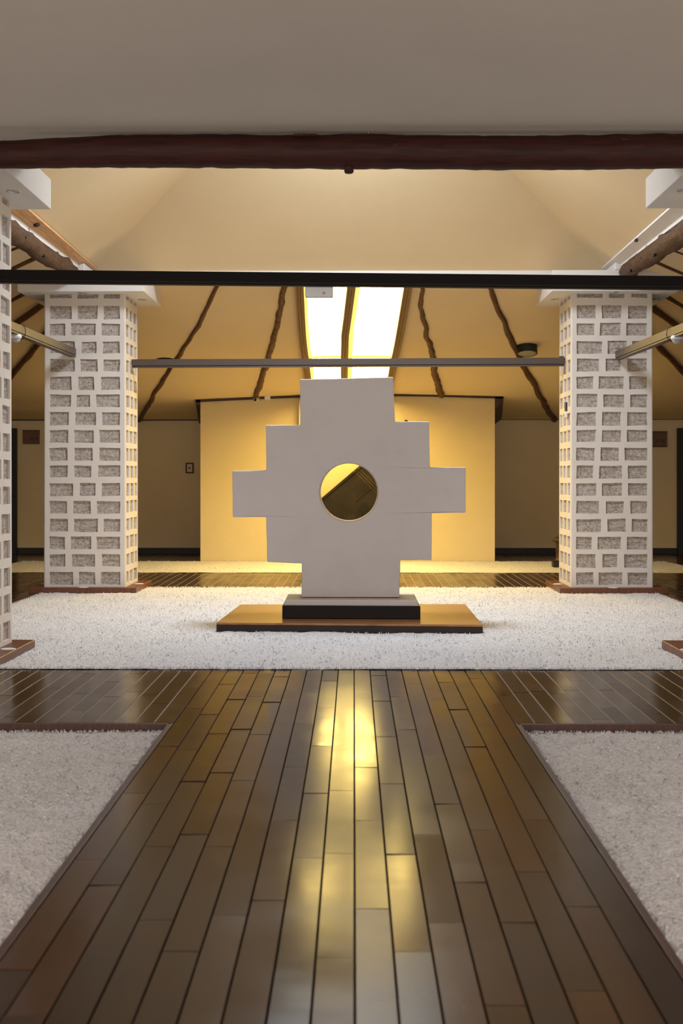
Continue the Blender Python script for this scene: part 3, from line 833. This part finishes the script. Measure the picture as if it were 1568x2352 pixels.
for row in (.075, .105, .135):
    b = MB(); b.tube([LP(row, i/30, -.003) for i in range(31)], .0012, 5)
    for k in range(30):
        p = LP(row, (k+.5+(.5 if row == .105 else 0))/31, -.004)
        b.lathe([(.007, 0), (.006, .004), (.003, .006)], p, 6, axis=(0,-1,0))
    b.build('stud_row', M['stud'], t)
b = MB(); b.tube([LP(.12+.25*i/20, .42+.0*i, -.006) for i in range(21)], .005, 6); b.build('stitch', M['leather'], t)

# light switch on the left recess wall
p = at(435, 1075, 23.98); t = thing('light_switch', 'dark framed light switch on the shaded wall left of the yellow wall', 'switch', tuple(p))
b = MB()
fw, fh, tk = .066, .088, .020
b.box(p.x-fw, p.x+fw, 23.96, 24, p.z-fh, p.z-fh+tk); b.box(p.x-fw, p.x+fw, 23.96, 24, p.z+fh-tk, p.z+fh)
b.box(p.x-fw, p.x-fw+tk, 23.96, 24, p.z-fh+tk, p.z+fh-tk); b.box(p.x+fw-tk, p.x+fw, 23.96, 24, p.z-fh+tk, p.z+fh-tk)
b.build('frame', M['trim'], t)
b = MB(); b.box(p.x-fw+tk, p.x+fw-tk, 23.975, 23.999, p.z-fh+tk, p.z+fh-tk); b.build('plate', M['recess'], t)
b = MB(); b.box(p.x-.022, p.x+.022, 23.965, 23.975, p.z-.008, p.z+.012); b.build('rocker', M['dark'], t)
# small switch plate on the inner side of the far right pillar
Yp = 16.28; xf = 2.94-.459
t = thing('wall_switch', 'tiny dark and white switch plate on the inner side of the far right pillar', 'switch', (xf, Yp, 2.05))
b = MB(); b.box(xf-.016, xf+.002, Yp-.05, Yp+.05, 2.05, 2.15); b.build('plate', M['dark'], t)
b = MB(); b.box(xf-.014, xf+.002, Yp-.05, Yp+.05, 1.98, 2.045); b.build('label_plate', M['plastic'], t)

# room number signs
def text_mesh(txt, size, loc, mat, parent):
    for k, chx in enumerate(txt):
        cu = bpy.data.curves.new('digit', 'FONT'); cu.body = chx; cu.size = size; cu.extrude = .003; cu.align_x = 'CENTER'; cu.align_y = 'CENTER'; cu.offset = .002
        tmp = bpy.data.objects.new('tmp', cu); C.objects.link(tmp)
        dg = bpy.context.evaluated_depsgraph_get(); dg.update()
        me = bpy.data.meshes.new_from_object(tmp.evaluated_get(dg)); bpy.data.objects.remove(tmp)
        me.materials.clear(); me.materials.append(mat)
        o = bpy.data.objects.new('digit', me); C.objects.link(o); o.parent = parent
        o.location = Vector(loc)-parent.location+Vector(((k-1)*size*.66, 0, 0)); o.rotation_euler = (PI/2, 0, 0)
def sign(px0, px1, py0, py1, txt, tx, label):
    a = at(px0, py1, 23.98); c = at(px1, py0, 23.98)
    t = thing('room_sign', label, 'sign', ((a.x+c.x)/2, 23.98, a.z), 'room number signs')
    b = MB(); b.box(a.x, c.x, 23.965, 24, a.z, c.z); b.build('plate', M['plate'], t, bevel=.003)
    b = MB(); b.box(a.x-.003, c.x+.003, 23.955, 24, c.z-.002, c.z+.014); b.build('top_rail', M['trim'], t)
    if txt == '116':
        b = MB(); b.box(a.x-.003, c.x+.003, 23.955, 24, a.z-.014, a.z+.002); b.build('bottom_rail', M['trim'], t)
    q = at(tx[0], tx[1], 23.96); text_mesh(txt, .082, (q.x, 23.962, q.z), M['letter'], t)
    b = MB()
sign(51.5, 89.5, 990, 1020, '117', (75.5, 1009), 'brown room sign reading 117 on the wall left of the far left pillar')
sign(1488, 1529.5, 993, 1025, '116', (1515, 1013), 'brown room sign reading 116 on the wall right of the far right pillar')

# doors
def door(n, x0, x1, knob):
    zt = at(0, 984, 24).z
    b = MB(); b.box(x0, x1, 23.93, 24.0, 0, zt); o = struct(b.build('door_%d' % n, M['door']))
    f = MB(); f.box(x0, x0+.09, 23.90, 23.93, 0, zt); f.box(x1-.09, x1, 23.90, 23.93, 0, zt); f.box(x0+.09, x1-.09, 23.90, 23.93, zt-.09, zt)
    f.build('door_frame', M['door'], o)
    for zz in (.25, 1.1):
        f = MB(); f.box(x0+.22, x1-.22, 23.915, 23.93, zz, zz+.7); f.build('door_panel', M['door'], o, bevel=.01)
    k = MB(); k.lathe([(.012, 0), (.012, .03), (.028, .045), (.022, .07)], (knob, 23.93, 1.0), 14, axis=(0,-1,0)); k.build('door_handle', M['steel'], o, smooth=True)
xl = at(38.5, 1000, 24).x; xr = at(1552, 1000, 24).x
door(1, xl-1.05, xl, xl-.15); door(2, xr, xr+1.05, xr+.15)

# metal lantern on the far gravel strip beside the right pillar
p = at(1285, 1303, 20.4); lx, ly = p.x, 20.45
t = thing('floor_lantern', 'slim dark brass lantern with a wooden foot behind the far right pillar', 'lantern', (lx, ly, 0))
b = MB(); b.box(lx-.10, lx+.10, ly-.10, ly+.10, .0, .085); b.build('wooden_foot', M['door'], t, bevel=.006)
b = MB(); b.lathe([(.075,.085),(.062,.11),(.05,.125),(.052,.30),(.058,.315),(.05,.325),(.060,.345),(.092,.375),(.098,.395),(.085,.415),(.045,.43),(.035,.445),(.048,.455),(.020,.465),(.014,.50),(.006,.56)], (lx, ly, 0), 24); b.build('body', M['brass'], t, smooth=True)
b = MB(); b.tube([Vector((lx+.10*math.cos(a), ly, .39+.03*math.sin(a))) for a in [2*PI*i/20 for i in range(21)]], .006, 6); b.build('handle_ring', M['brass'], t, smooth=True)
